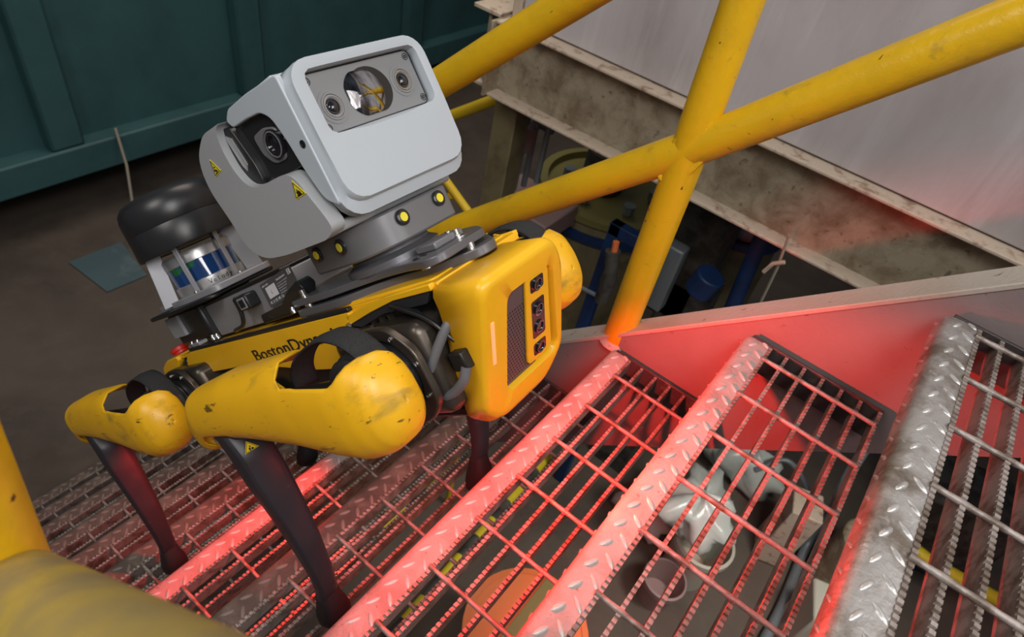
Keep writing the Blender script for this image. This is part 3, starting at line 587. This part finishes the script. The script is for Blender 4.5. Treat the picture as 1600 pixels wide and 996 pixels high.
# --- wheel-arch interior: hip motors, cables
def leg(front, sd, K, F_, strap=True, near=True, outer=True):
    """one whole leg; U hip, K knee, F foot in the robot frame; sd = -1 near (right) side, +1 far side"""
    hx = .298 if front else -.298
    U = np.array([hx, sd*(.166 if front else .181), -.004]); K = np.array(K); F_ = np.array(F_)
    # hip housing on the body side
    MB().box((hx-.165,sd*.045,-.072),(hx-.0,sd*.108,.040)).build('hip_motor_housing', m_dark, rob, .014, 3)
    fl = MB(); hx -= .046; o_ = rpoly([(hx-.068,-.045),(hx-.045,-.074),(hx+.02,-.076),(hx+.052,-.050),(hx+.050,.020),(hx+.018,.052),(hx-.040,.054),(hx-.070,.020)], .014, 4)
    c2 = np.array([hx-.008,-.010]); o_ = [tuple(c2+(np.array(q_)-c2)*.92) for q_ in o_]; o2 = resample(o_, 40, c2); i2 = [tuple(c2+.043*np.array([math.cos(-math.pi+2*math.pi*(k+.5)/40), math.sin(-math.pi+2*math.pi*(k+.5)/40)])) for k in range(40)]
    fl.ringplate([(a, sd*.110, b) for a, b in o2], [(a, sd*.110, b) for a, b in i2], (0, sd*.010, 0))
    fg = fl.build('hip_flange', m_dark, rob, .002)
    for q in range(8):
        a = 2*math.pi*(q+.3)/8
        MB().lathe((c2[0]+.051*math.cos(a), sd*.120, c2[1]+.051*math.sin(a)), (0,sd,0), [(.0034,0),(.0034,.002),(.0018,.002),(.0016,.001),(0,.001)], 12).build('bolt', m_steel, fg)
    MB().lathe((c2[0], sd*.09, c2[1]), (0,sd,0), [(0,0),(.042,0),(.042,.038),(.046,.042),(.046,.052),(.040,.055),(0,.055)], 40).build('hip_rotor_neck', m_black, rob)
    hx += .046
    hp = np.array([U[0]-.046, sd*.135, U[2]+.002])
    kn = MB().lathe(hp, (0,sd,0), [(0,0),(.036,0),(.042,.006),(.042,.012),(.038,.014),(.038,.018),(.044,.021),(.044,.028),(.040,.031),(.040,.035),(.042,.037),(.040,.041),(.028,.045),(0,.045)], 48).build('thigh_motor', m_rub, rob)
    # thigh core tube
    MB().tube([U+np.array([-.03,sd*.01,0]), (U+K)/2, K], [.026,.024,.026], 16).build('thigh_core', m_black, rob)
    # cover: open shell along the thigh
    xs  = [-.085,-.081,-.068,-.035,.05,.15,.215,.250,.275,.292,.302,.308,.310]
    top = [-.004,.012,.030,.048,.058,.060,.056,.052,.046,.036,.022,.004,-.010]
    bot = [-.016,-.032,-.044,-.024,-.029,-.048,-.066,-.072,-.068,-.060,-.048,-.032,-.020]
    wid = [.003,.014,.026,.036,.040,.043,.045,.045,.042,.036,.026,.012,.003]
    Kd, Ud = np.array([-.02,-.202]), np.array([.298,-.166])
    kx = (U[0]-K[0])/.318; rows = []; NX = 66; NT = 30
    dz = (K[2]+.008) if not front else 0
    for i in range(NX+1):
        tq = i/NX; x = -.085+.395*(1-math.cos(math.pi*tq))/2
        tp_, bt, a = (interp(x, xs, q_) for q_ in (top, bot, wid))
        zc = (tp_+bt)/2; bz = max(.003,(tp_-bt)/2)
        if i in (0, NX): a = bz = .0003
        # opening limits (degrees): 0 outward, 90 up
        def sm(a0, a1, v0, v1): q_ = min(1, max(0, (x-a0)/(a1-a0))); q_ = q_*q_*(3-2*q_); return v0+(v1-v0)*q_
        hi = sm(.145,.186,142,34) if x < .21 else 33+147*max(0,min(1,(x-.258)/.041))**2.3
        lo = sm(-.062,-.050,-84,-36) if x < .03 else (sm(.03,.12,-46,-112) if x < .24 else -112-68*max(0,min(1,(x-.258)/.041))**1.6)
        row = []
        fx = (x+.02)/.318; yc = (K[1]+(U[1]-K[1])*fx)-sd*.003; X = K[0]+(x+.02)*kx; zl = (K[2]+.008)*(1-fx) if fx < 1 else 0
        for j in range(NT+1):
            th = math.radians(lo+(hi-lo)*j/NT); cs, sn = math.cos(th), math.sin(th); e = 2/2.45
            yy = yc+sd*a*abs(cs)**e*(1 if cs > 0 else -1); zz = zc+bz*abs(sn)**e*(1 if sn > 0 else -1)
            row.append((X, yy, zz+zl+(0 if front else 0)))
        rows.append(row)
    cv = MB().grid(rows).build('thigh_cover', m_cov, rob, smooth=60, solid=.0028)
    # lower leg
    ax = (F_-K); Ln = np.linalg.norm(ax); ax = ax/Ln; pn = np.cross(ax, [0,1.,0]); pn /= np.linalg.norm(pn); sy = np.cross(pn, ax)
    if pn[0] < 0: pn = -pn
    prof = [(-.02,.0,.024,.026),(.03,.028,.027,.030),(.08,.033,.0275,.029),(.14,.038,.024,.025),(.20,.038,.021,.021),(.26,.032,.018,.017),(.30,.022,.017,.015),(.325,.010,.018,.016)]
    rows = []
    for i in range(40):
        s_ = i/39; u = s_*(len(prof)-1); i0 = min(int(u), len(prof)-2); fr = u-i0; pr = [prof[i0][k]*(1-fr)+prof[i0+1][k]*fr for k in range(4)]
        c_ = K+ax*pr[0]*(Ln/.36)+pn*pr[1]; row = []
        for (a_, b_) in ((-.80,.75),(-.45,1),(.55,1),(.92,.82),(1,.2),(.9,-.7),(.4,-1),(-.4,-1),(-.95,-.65),(-1,.15)):
            row.append(c_+sy*a_*pr[2]*-sd*-1+pn*b_*pr[3]*.8)
        rows.append(row)
    mbl = MB().grid(rows, closed=True); n0 = len(rows[0]); mbl.f += [tuple(range(n0)), tuple(range(39*n0,40*n0))[::-1]]
    ll = mbl.build('lower_leg', m_leg, rob, .004, 2, smooth=45)
    fp_ = [(.318,.012,.0165,.0150),(.335,.008,.019,.0185),(.350,.004,.0225,.0225),(.365,.000,.0245,.0250),(.378,-.004,.0245,.0240),(.388,-.007,.020,.0180),(.392,-.008,.010,.0090)]
    rows = []
    for (a0, b0, w0, t0) in fp_:
        c_ = K+ax*(a0*(Ln/.36))+pn*b0; rows.append([c_+sy*w0*math.copysign(abs(math.cos(2*math.pi*q/20))**.75, math.cos(2*math.pi*q/20))+pn*t0*math.copysign(abs(math.sin(2*math.pi*q/20))**.75, math.sin(2*math.pi*q/20)) for q in range(20)])
    ft_ = MB().grid(rows, closed=True); ft_.f += [tuple(range(20)), tuple(range(120,140))[::-1]]
    ft_.build('foot', m_rub, ll, smooth=50)
    # carrying strap: webbing loop over the opening
    sx = U[0]-.298
    pth = smoothpath([(.118,-.150,.008),(.135,-.154,.034),(.175,-.158,.056),(.225,-.158,.068),(.260,-.158,.062),(.281,-.157,.044),(.290,-.155,.022),(.291,-.154,.004)], 6)
    rw_ = []
    for i, p in enumerate(pth):
        rw_.append([(p[0]+sx+.003*k/3*0, -sd*(p[1])+sd*.0165*k/3, p[2]-.0008*abs(k)) for k in (-3,-2,-1,0,1,2,3)])
    MB().grid(rw_).build('carry_strap', m_web, rob, solid=.0024, smooth=60)
    return U
leg(True, -1, (-.02,-.202,-.008), (-.097,-.183,-.352))
leg(True, 1, (-.02,.197,-.008), (-.070,.151,-.357))
leg(False, -1, (-.618,-.203,-.001), (-.687,-.205,-.335))
leg(False, 1, (-.618,.197,-.004), (-.677,.154,-.323))
# warning triangle on the near front lower leg
def tri(parent, P, nrm, glyph):
    P = [np.array(p, float) for p in P]; c_ = sum(P)/3; nrm = np.array(nrm, float)
    s0 = MB().prism(P, nrm*.0006).build('warning_sticker', m_stick, parent)
    inn = [c_+(p-c_)*.86 for p in P]; in2 = [c_+(p-c_)*.76 for p in P]
    MB().ringplate([p+nrm*.0006 for p in inn], [p+nrm*.0006 for p in in2], nrm*.0004).build('sticker_border', m_ink, s0)
    up = P[0]-(P[1]+P[2])/2; rt = (P[2]-P[1]); gm_ = MB()
    for (a0, b0, a1, b1, r_) in glyph:
        gm_.cyl(c_+up*b0+rt*a0+nrm*.0007, c_+up*b1+rt*a1+nrm*.0007, np.linalg.norm(rt)*r_, 8)
    gm_.build('sticker_symbol', m_ink, s0)
gear = [(-.10,-.02,-.04,-.10,.07),(.06,-.12,.12,-.20,.07),(-.12,-.22,-.05,-.24,.05),(.0,.08,.04,.14,.06)]
hand = [(-.16,-.20,.20,-.20,.045),(-.08,-.05,.10,-.10,.07),(.02,-.02,.14,-.14,.07),(-.02,.02,-.02,.14,.035)]
pc = la(391,692,'y',-.2)
tri(rob, [la(384,690,'x',.034), la(383,711,'x',.028), la(405,697,'x',.031)], (.9,-.3,.2), gear)
# near front wheel arch: grey cable loop, black wires, connector, vents
cp = smoothpath([(.326,-.066,.034),(.314,-.086,.018),(.290,-.102,-.012),(.276,-.102,-.033),(.281,-.102,-.047),(.298,-.100,-.048),(.320,-.096,-.036),(.328,-.090,-.022)], 6)
MB().tube(cp, .0056, 14).build('grey_cable', m_cable, rob)
MB().box((.312,-.094,-.026),(.332,-.080,-.004)).build('cable_connector', m_black, rob, .002)
for q in range(5): MB().tube(smoothpath([(.245+.004*q,-.082+.003*q,.058-.002*q),(.275+.002*q,-.090+.003*q,.052-.003*q),(.305,-.090+.003*q,.036-.004*q),(.318,-.084+.003*q,.010-.005*q)], 5), .0023, 8).build('black_wire', m_black, rob)
MB().plate(rpoly([(.14,.045),(.17,.057),(.24,.064),(.312,.064),(.30,.050),(.22,.050),(.17,.04)], .003, 2), 'y', -.078, -.066).build('arch_liner', m_rub, rob, .002)
for q in range(4): MB().box((.165+q*.018,-.074,.0),(.168+q*.018,-.066,.048)).build('cooling_fin', m_dark, rob)
for (x, y, z) in ((.228,-.104,.043),(.150,-.08,.046),(.205,-.113,.030),(.19,-.1,.042)): MB().lathe((x,y,z), (0,-.5,1), [(0,0),(.004,0),(.004,.004),(0,.004)], 10).build('bolt', m_steel, rob)
# --- payload plates
P2 = rpoly([(.035,-.072),(.140,-.070),(.185,-.045),(.225,-.036),(.285,-.036),(.337,-.006),(.337,.020),(.26,.085),(.14,.105),(.035,.105)], [.006,.03,.03,.03,.03,.012,.012,.03,.03,.006], 5)
pl2 = MB().plate(P2, 'z', .0685, .079).build('lower_mount_plate', m_plate, rob, .0012)
P1 = rpoly([(.03,-.070),(.115,-.068),(.20,-.046),(.250,-.047),(.305,-.062),(.322,-.050),(.318,.030),(.27,.068),(.15,.09),(.03,.09)], [.004,.03,.03,.03,.01,.01,.012,.02,.02,.006], 5)
pl1 = MB().plate(P1, 'z', .0835, .0925).build('upper_mount_plate', m_plate, rob, .0012)
for (x, y) in ((.05,-.058),(.28,-.040),(.315,.0),(.06,.07),(.24,.06)): MB().cyl((x,y,.079),(x,y,.086),.006,12).build('spacer', m_steel, rob)
MB().lathe((.272,-.036,.0922), (0,0,1), [(.0085,0),(.0085,.0012),(.0062,.0012),(.0062,-.004),(0,-.004)], 24).build('plate_eyelet', m_black, pl1)
MB().lathe((.285,.018,.0922), (0,0,1), [(.011,0),(.011,.0012),(.008,.0012),(.008,.0),(0,.0)], 24).build('plate_recess', m_steel, pl1)
for (x, y) in ((.052,-.060),(.285,.018),(.268,.022)): MB().lathe((x,y,.0925), (0,0,1), [(0,0),(.005,0),(.005,.003),(.0038,.0035),(.0038,.010),(.0025,.010),(.0025,.006),(0,.006)], 14).build('bolt', m_steel, rob)
# --- pan-tilt sensor head
MB().plate(rpoly([(.10,-.058),(.205,-.066),(.245,-.030),(.245,.075),(.10,.075)], [.01,.03,.02,.01,.01], 6), 'z', .1125, .153).build('head_base', m_dgrey, rob, .003, 2)
MB().lathe((.175,.008,.092), (0,0,1), [(0,0),(.062,0),(.062,.008),(.052,.014),(.050,.021),(0,.021)], 40).build('turntable', m_plate, rob)
MB().box((.25,-.02,.0925),(.285,.03,.101)).build('base_connector', m_dgrey, rob, .002)
for c_, nn_ in (((.130,-.0605,.138),(0,-1,0)),((.188,-.0648,.137),(-.05,-1,0)),((.2455,-.012,.139),(1,0,0)),((.2455,.052,.140),(1,0,0))):
    kb = MB().lathe(c_, nn_, [(0,0),(.0095,0),(.0095,.0028),(.0075,.0038),(.0055,.0038),(.0055,.002),(0,.002)], 24).build('ring_marker', m_gloss, rob)
    MB().lathe(np.array(c_)+np.array(nn_)*.002, nn_, [(0,0),(.0054,0),(.0054,.0022),(0,.0022)], 20).build('marker_cap', m_knob, kb)
# front shell: a rounded tube closed by the front face with a sensor recess
YC, ZC = .008, .247
def hrow(x, k, P): return [(x, YC+(a-YC)*k[0], ZC+(b-ZC)*k[1]) for a, b in P]
ho = rrect(-.089,.105,.173,.324,.026,8); hs_c = np.array([YC,ZC])
hi_ = rrect(-.070,.092,.246,.312,.010,8)
cc = np.array([.011,.279]); HO = resample(ho, 96, cc); HI = resample(hi_, 96, cc)
def hsc(P, k, c=cc): return [(c[0]+(a-c[0])*k, c[1]+(b-c[1])*k) for a, b in P]
def at_x(P, x): return [(x+.0, a, b) for a, b in P]
def hp_(P, o): return [(.275+o-.10*(b-.25)*.0, a, b) for a, b in P]
mid = [((a*.5+c_*.5),(b*.5+d_*.5)) for (a,b),(c_,d_) in zip(HO,HI)]
lip = [((a*.965+c_*.035),(b*.965+d_*.035)) for (a,b),(c_,d_) in zip(HO,HI)]
near_i = [((a*.06+c_*.94),(b*.06+d_*.94)) for (a,b),(c_,d_) in zip(HO,HI)]
rows = [at_x(HI, .258), at_x(HI, .266), hp_(near_i, -.001), hp_(mid, 0), hp_(lip, 0), hp_(hsc(HO,.992), -.003), hp_(hsc(HO,1.0), -.008)]
def shellback(P, x): return [(x, a, b) for a, b in P]
ho2 = rrect(-.092,.108,.160,.323,.028,8); HO2 = resample(ho2, 96, cc)
rows += [at_x(HO2, .262), at_x([(a,b) for a,b in HO2], .250)]
head = MB().grid(rows, closed=True).build('head_front_shell', m_grey, rob, smooth=35, solid=.003)
# side arm of the front shell reaching back over the side camera
for sd, y0, y1 in ((-1,-.0935,-.086),(1,.102,.1095)):
    A_ = rpoly([(.262,.318),(.20,.3215),(.155,.321),(.140,.312),(.148,.302),(.178,.301),(.207,.298),(.221,.288),(.228,.262),(.233,.225),(.242,.190),(.262,.178)], [.006,.006,.004,.007,.004,.004,.006,.01,.01,.01,.01,.006], 4)
    MB().plate(A_, 'y', y0, y1).build('shell_arm', m_grey, head, .0025, 3)
MB().plate([(a,b) for a,b in [(.150,.3145),(.245,.3145),(.245,.3225),(.155,.3225)]], 'y', -.088, .104).build('shell_roof', m_grey, head, .003)
# rear housing and dark inner body
inn = rpoly([(.25,.175),(.25,.314),(.16,.317),(.105,.310),(.064,.290),(.052,.255),(.066,.19),(.10,.168)], .012, 4)
MB().plate(inn, 'y', -.080, .096).build('head_inner_body', m_gloss, rob, .008, 3)
yk = rpoly([(.139,.3125),(.126,.309),(.119,.290),(.120,.262),(.130,.242),(.148,.2335),(.20,.2325),(.215,.2305),(.226,.218),(.232,.198),(.240,.178),(.244,.160),(.226,.152),(.135,.153),(.088,.158),(.060,.176),(.056,.215),(.046,.262),(.058,.296),(.095,.314)],
            [.003,.01,.02,.02,.012,.01,.01,.008,.008,.01,.01,.008,.01,.02,.02,.03,.03,.04,.03,.012], 4)
for sd, y0, y1 in ((-1,-.102,-.083),(1,.096,.108)):
    MB().plate(yk if sd < 0 else [(a-.022, b) for a, b in yk], 'y', y0, y1).build('yoke_side', m_grey2, rob, .005, 4)
MB().plate(rpoly([(.060,.176),(.046,.262),(.058,.296),(.095,.314),(.098,.306),(.068,.29),(.058,.262),(.07,.18)], .01, 3), 'y', -.09, .106).build('yoke_back', m_grey2, rob, .004)
MB().plate(rpoly([(.232,.153),(.088,.153),(.07,.17),(.08,.175),(.235,.165)], .005, 3), 'y', -.09, .098).build('yoke_bottom', m_grey2, rob, .003)
# black window on the side with the side camera
MB().plate(rpoly([(.128,.303),(.199,.301),(.214,.293),(.222,.265),(.226,.232),(.155,.232),(.138,.238),(.126,.262),(.124,.295)], .005, 3), 'y', -.086, -.080).build('side_window', m_gloss, rob, .001)
sc_ = np.array([.200,-.086,.265])
sh_ = MB().plate(rpoly([(.166,.284),(.190,.286),(.212,.280),(.214,.262),(.206,.246),(.182,.247),(.168,.262)], .006, 3), 'y', -.0885, -.085).build('side_camera_frame', m_dgrey, rob, .0015)
MB().lathe(sc_, (0,-1,0), [(.016,0),(.016,.005),(.0135,.0055),(.012,.004),(.0115,.006),(.0095,.006),(.009,.0035),(.0045,.0045),(0,.005)], 32).build('side_camera_lens', m_glass, sh_)
MB().lathe(sc_+np.array([0,-.0045,0]), (0,-1,0), [(.0135,0),(.0145,.0012),(.013,.0016),(.0125,0)], 32).build('lens_ring', m_dgrey, sh_)
MB().plate([(.122,.302),(.133,.295),(.1375,.262),(.132,.256),(.1275,.264)], 'y', -.0935, -.0925).build('side_reflector', m_alu, rob)
MB().plate(rpoly([(.112,.300),(.120,.310),(.139,.305),(.150,.26),(.150,.236),(.128,.240),(.113,.262)], .006, 3), 'y', -.0925, -.084).build('side_slot', m_black, rob, .002)
MB().lathe((.252,-.0934,.249), (0,-1,0), [(.0042,.0),(.0042,.0008),(.0028,.0008),(.0026,.0002),(0,.0002)], 20).build('side_screw_hole', m_black, head)
tri(rob, [(.2170,-.1022,.2225),(.2085,-.1022,.2035),(.2300,-.1022,.2045)], (0,-1,0), hand)
tri(rob, [(.0845,-.1022,.288),(.078,-.1022,.268),(.0955,-.1022,.271)], (0,-1,0), gear)
# sensor panel in the recess
sp_ = MB().prism([(.2575, a, b) for a, b in rrect(-.0685,.0905,.2475,.3105,.007,5)], (.004,0,0)).build('sensor_panel', m_panel, rob, .0008)
MB().prism([(.2578, a, b) for a, b in rrect(-.0696,.0916,.2464,.3116,.009,5)], (.0015,0,0)).build('panel_seal', m_black, sp_)
for (y, z) in ((-.062,.3035),(.084,.3035),(.085,.2545),(-.062,.2540)):
    MB().lathe((.2615,y,z), (1,0,0), [(.0042,0),(.0042,.0006),(.0034,.0006),(.0032,-.0004),(.0022,-.0004),(.0022,.0004),(.001,.0004),(0,-.0004)], 20).build('screw', m_gloss, sp_)
for (y, z, dr) in ((-.0445,.2735,m_pump),(.0645,.2790,m_pump)):
    lr = MB().lathe((.2610,y,z), (1,0,0), [(.0185,0),(.0185,.0012),(.0150,.0012),(.0146,.0024),(.0128,.0024),(.0122,.0008),(.0112,.0008),(.0108,.0016),(.0095,.0016),(.0088,.0002),(0,.0002)], 44).build('camera_lens', m_panel, sp_)
    MB().lathe((.2612,y,z), (1,0,0), [(.0088,.0003),(.0080,.0012),(.0070,.0012),(.0064,.0002),(.0060,.0014),(.0035,.0026),(0,.0032)], 36).build('lens_glass', m_glass, lr)
    MB().lathe((.2614,y,z), (1,0,0), [(.0112,.0012),(.0116,.0019),(.0106,.0019)], 36).build('lens_ring', m_steel, lr)
lw = [(.010+.0300*math.cos(a), .2785+.0262*math.sin(a)) for a in [2*math.pi*q/48 for q in range(48)]]
lw = [(min(max(a,-.0215),.038+.004*math.sin(i)) if False else max(a,-.0225), min(max(b,.2535),.3045)) for i, (a, b) in enumerate(lw)]
MB().prism([(.2612, a+.004, b) for a, b in lw], (.0008,0,0)).build('laser_frame', m_black, sp_)
l2 = [(max(-.0215,.004+.027*math.cos(a)), .2780+max(-.0245,min(.0245,.0262*math.sin(a)))) for a in [2*math.pi*q/48 for q in range(48)]]
rows = [[(.2622+.0045*(1-k*k), .002+(a-.002)*k, .278+(b-.278)*k) for a, b in l2] for k in (1,.85,.65,.4,.15,.01)]
MB().grid(rows, closed=True).build('laser_lens', m_chrome, sp_, smooth=60)
for sg_, wd_ in ((-1,.013),(1,.015)):
    c_, s_ = math.cos(math.radians(336)), math.sin(math.radians(336)); p = np.array([-.318,.006,0])+np.array([-s_, c_, 0])*sg_*.070
    MB().obox(p+np.array([0,0,.190]), (c_*.002,s_*.002,0), (-s_*wd_,c_*wd_,0), (-.006*sg_*-s_,-.006*sg_*c_,.046)).build('scanner_side_bracket', m_strut, rob, .001)
# --- rear electronics box and domed scanner
eb_ = MB().plate(rpoly([(-.300,.066),(-.010,.070),(.006,.094),(-.012,.1325),(-.300,.122)], .004, 3), 'y', -.036, .06).build('electronics_box', m_strut, rob, .003, 2)
MB().plate(rpoly([(-.012,.1325),(-.30,.122),(-.30,.127),(-.012,.1375)], .001, 2), 'y', -.038, .062).build('box_lid', m_black, rob, .001)
MB().plate(rpoly([(-.105,.070),(-.102,.084),(-.030,.090),(.0,.105),(.035,.115),(.045,.104),(.03,.085),(-.01,.072)], .004, 3), 'y', -.052, -.030).build('box_bracket', m_gloss, rob, .002)
q0, q1, q2 = (la(px, py, 'y', -.0392) for px, py in ((424,481),(471,452),(406,446)))
LX, LZ = q1-q0, q2-q0; LW, LH = np.linalg.norm(LX), np.linalg.norm(LZ); LX = LX/LW; LZ = LZ/LH; KX, KZ = LW/.092, LH/.040
lo_ = q0
lab = MB().prism([lo_, lo_+LX*LW, lo_+LX*LW+LZ*LH, lo_+LZ*LH], (0,-.0006,0)).build('rating_label', m_plate, rob)
def lq(u, v_): return lo_+LX*u*KX+LZ*v_*KZ+np.array([0,-.0007,0])
MB().prism([lq(.010,.012), lq(.038,.012), lq(.038,.031), lq(.010,.031)], (0,-.0003,0)).build('label_patch', m_white, lab)
text('i', 'label_symbol', KZ*.010, m_ink, lab, lq(.022,.017)+np.array([0,-.0005,0]), LX, LZ, .0001)
MB().prism([lq(.080,.029), lq(.088,.029), lq(.088,.037), lq(.080,.037)], (0,-.0003,0)).build('label_logo', m_white, lab)
text('Z', 'logo_mark', KZ*.0075, m_ink, lab, lq(.0817,.0305)+np.array([0,-.0005,0]), LX, LZ, .0001)
text('BostonDynamics', 'label_text', KZ*.0045, m_white, lab, lq(.046,.0310), LX*1.0, LZ, .0001)
text('SPOT CAM 2', 'label_text', KZ*.0040, m_white, lab, lq(.004,.0335), LX*1.0, LZ, .0001)
text('FC  X  CE  UK  CA', 'label_text', KZ*.0062, m_white, lab, lq(.006,.004), LX*1.0, LZ, .0001)
for q in range(5): text('Boston Dynamics Inc. Waltham MA'[:30-3*q], 'label_text', KZ*.0026, m_ltxt, lab, lq(.043,.0255-.0038*q), LX, LZ, .0001)
# network socket and wire
pj = MB().box((-.150,-.058,.098),(-.108,-.036,.122)).build('network_plug', m_black, rob, .004, 3)
MB().prism([(-.1335,-.0582,.1005),(-.110,-.0582,.1015),(-.110,-.0582,.1195),(-.1335,-.0582,.1185)], (0,-.001,0)).build('socket_rim', m_strut, pj, .0005)
MB().prism([(-.1295,-.0594,.1035),(-.114,-.0594,.1045),(-.114,-.0594,.1165),(-.1295,-.0594,.1155)], (0,-.0004,0)).build('socket_opening', m_hole, pj)
MB().tube(smoothpath([(-.175,-.040,.118),(-.155,-.050,.112),(-.150,-.054,.095),(-.165,-.054,.078),(-.200,-.054,.072)], 6), .0035, 10).build('plug_cable', m_gloss, rob)
# scanner
DC = np.array([-.318,.006,0])
MB().plate([(a,b) for a,b in rpoly([(-.455,-.075),(-.30,-.085),(-.215,-.06),(-.215,.07),(-.30,.085),(-.455,.075)], .02, 4)], 'z', .132, .139).build('scanner_base_plate', m_black, rob, .002)
MB().plate([(a,b) for a,b in rpoly([(-.425,-.06),(-.30,-.066),(-.20,-.05),(-.20,.06),(-.425,.065)], .014, 4)], 'z', .139, .150).build('scanner_tray', m_strut, rob, .0015)
MB().box((-.44,-.05,.068),(-.30,.06,.132)).build('scanner_bracket', m_black, rob, .006)
for q in range(9): MB().box((-.438+q*.0062,-.056,.088),(-.4345+q*.0062,-.050,.126)).build('heat_sink_fin', m_strut, rob)
pk = MB().lathe(DC+np.array([0,0,.150]), (0,0,1), [(0,0),(.057,0),(.058,.002),(.058,.016),(.056,.017)], 56).build('scanner_puck_base', m_alu, rob)
MB().lathe(DC+np.array([0,0,.150]), (0,0,1), [(.0560,.016),(.0560,.050)], 56).build('scanner_window', m_puck, rob)
MB().lathe(DC+np.array([0,0,.150]), (0,0,1), [(.056,.049),(.058,.050),(.058,.064),(.056,.068),(0,.068)], 56).build('scanner_puck_cap', m_alu, rob)
for q, ch in enumerate('Velodyne'):
    a = math.radians(334+q*7.6-(1.5 if q > 2 else 0)); tn = np.array([-math.sin(a),math.cos(a),0]); rd = np.array([math.cos(a),math.sin(a),0])
    text(ch, 'puck_letter', .011, m_ink, pk, np.array([-.318,.006,.1535])+rd*.0581-tn*.003, tn, (0,0,1), .0004)
for a in (312, 14, 120, 180):
    c_, s_ = math.cos(math.radians(a)), math.sin(math.radians(a)); p = DC+np.array([c_*.066, s_*.066, 0])
    r_ = MB().obox(p+np.array([0,0,.190]), (c_*.002,s_*.002,0), (-s_*.0042,c_*.0042,0), (0,0,.044)).build('scanner_strut', m_strut, rob, .001)
    MB().lathe(p+np.array([c_*.008,s_*.008,.150]), (0,0,1), [(0,0),(.0035,0),(.0035,.003),(0,.003)], 10).build('bolt', m_steel, rob)
MB().lathe(DC+np.array([0,0,.228]), (0,0,1), [(0,.002),(.083,.002),(.0855,0),(.0865,.003),(.0845,.040),(.0835,.042)], 64).build('scanner_hood_skirt', m_hood, rob, smooth=30)
MB().lathe(DC+np.array([0,0,.228]), (0,0,1), [(.0838,.0415),(.0848,.043),(.0838,.068),(.080,.082),(.072,.091),(.058,.0955),(.03,.0975),(0,.098)], 64).build('scanner_hood_dome', m_hood, rob, smooth=50)
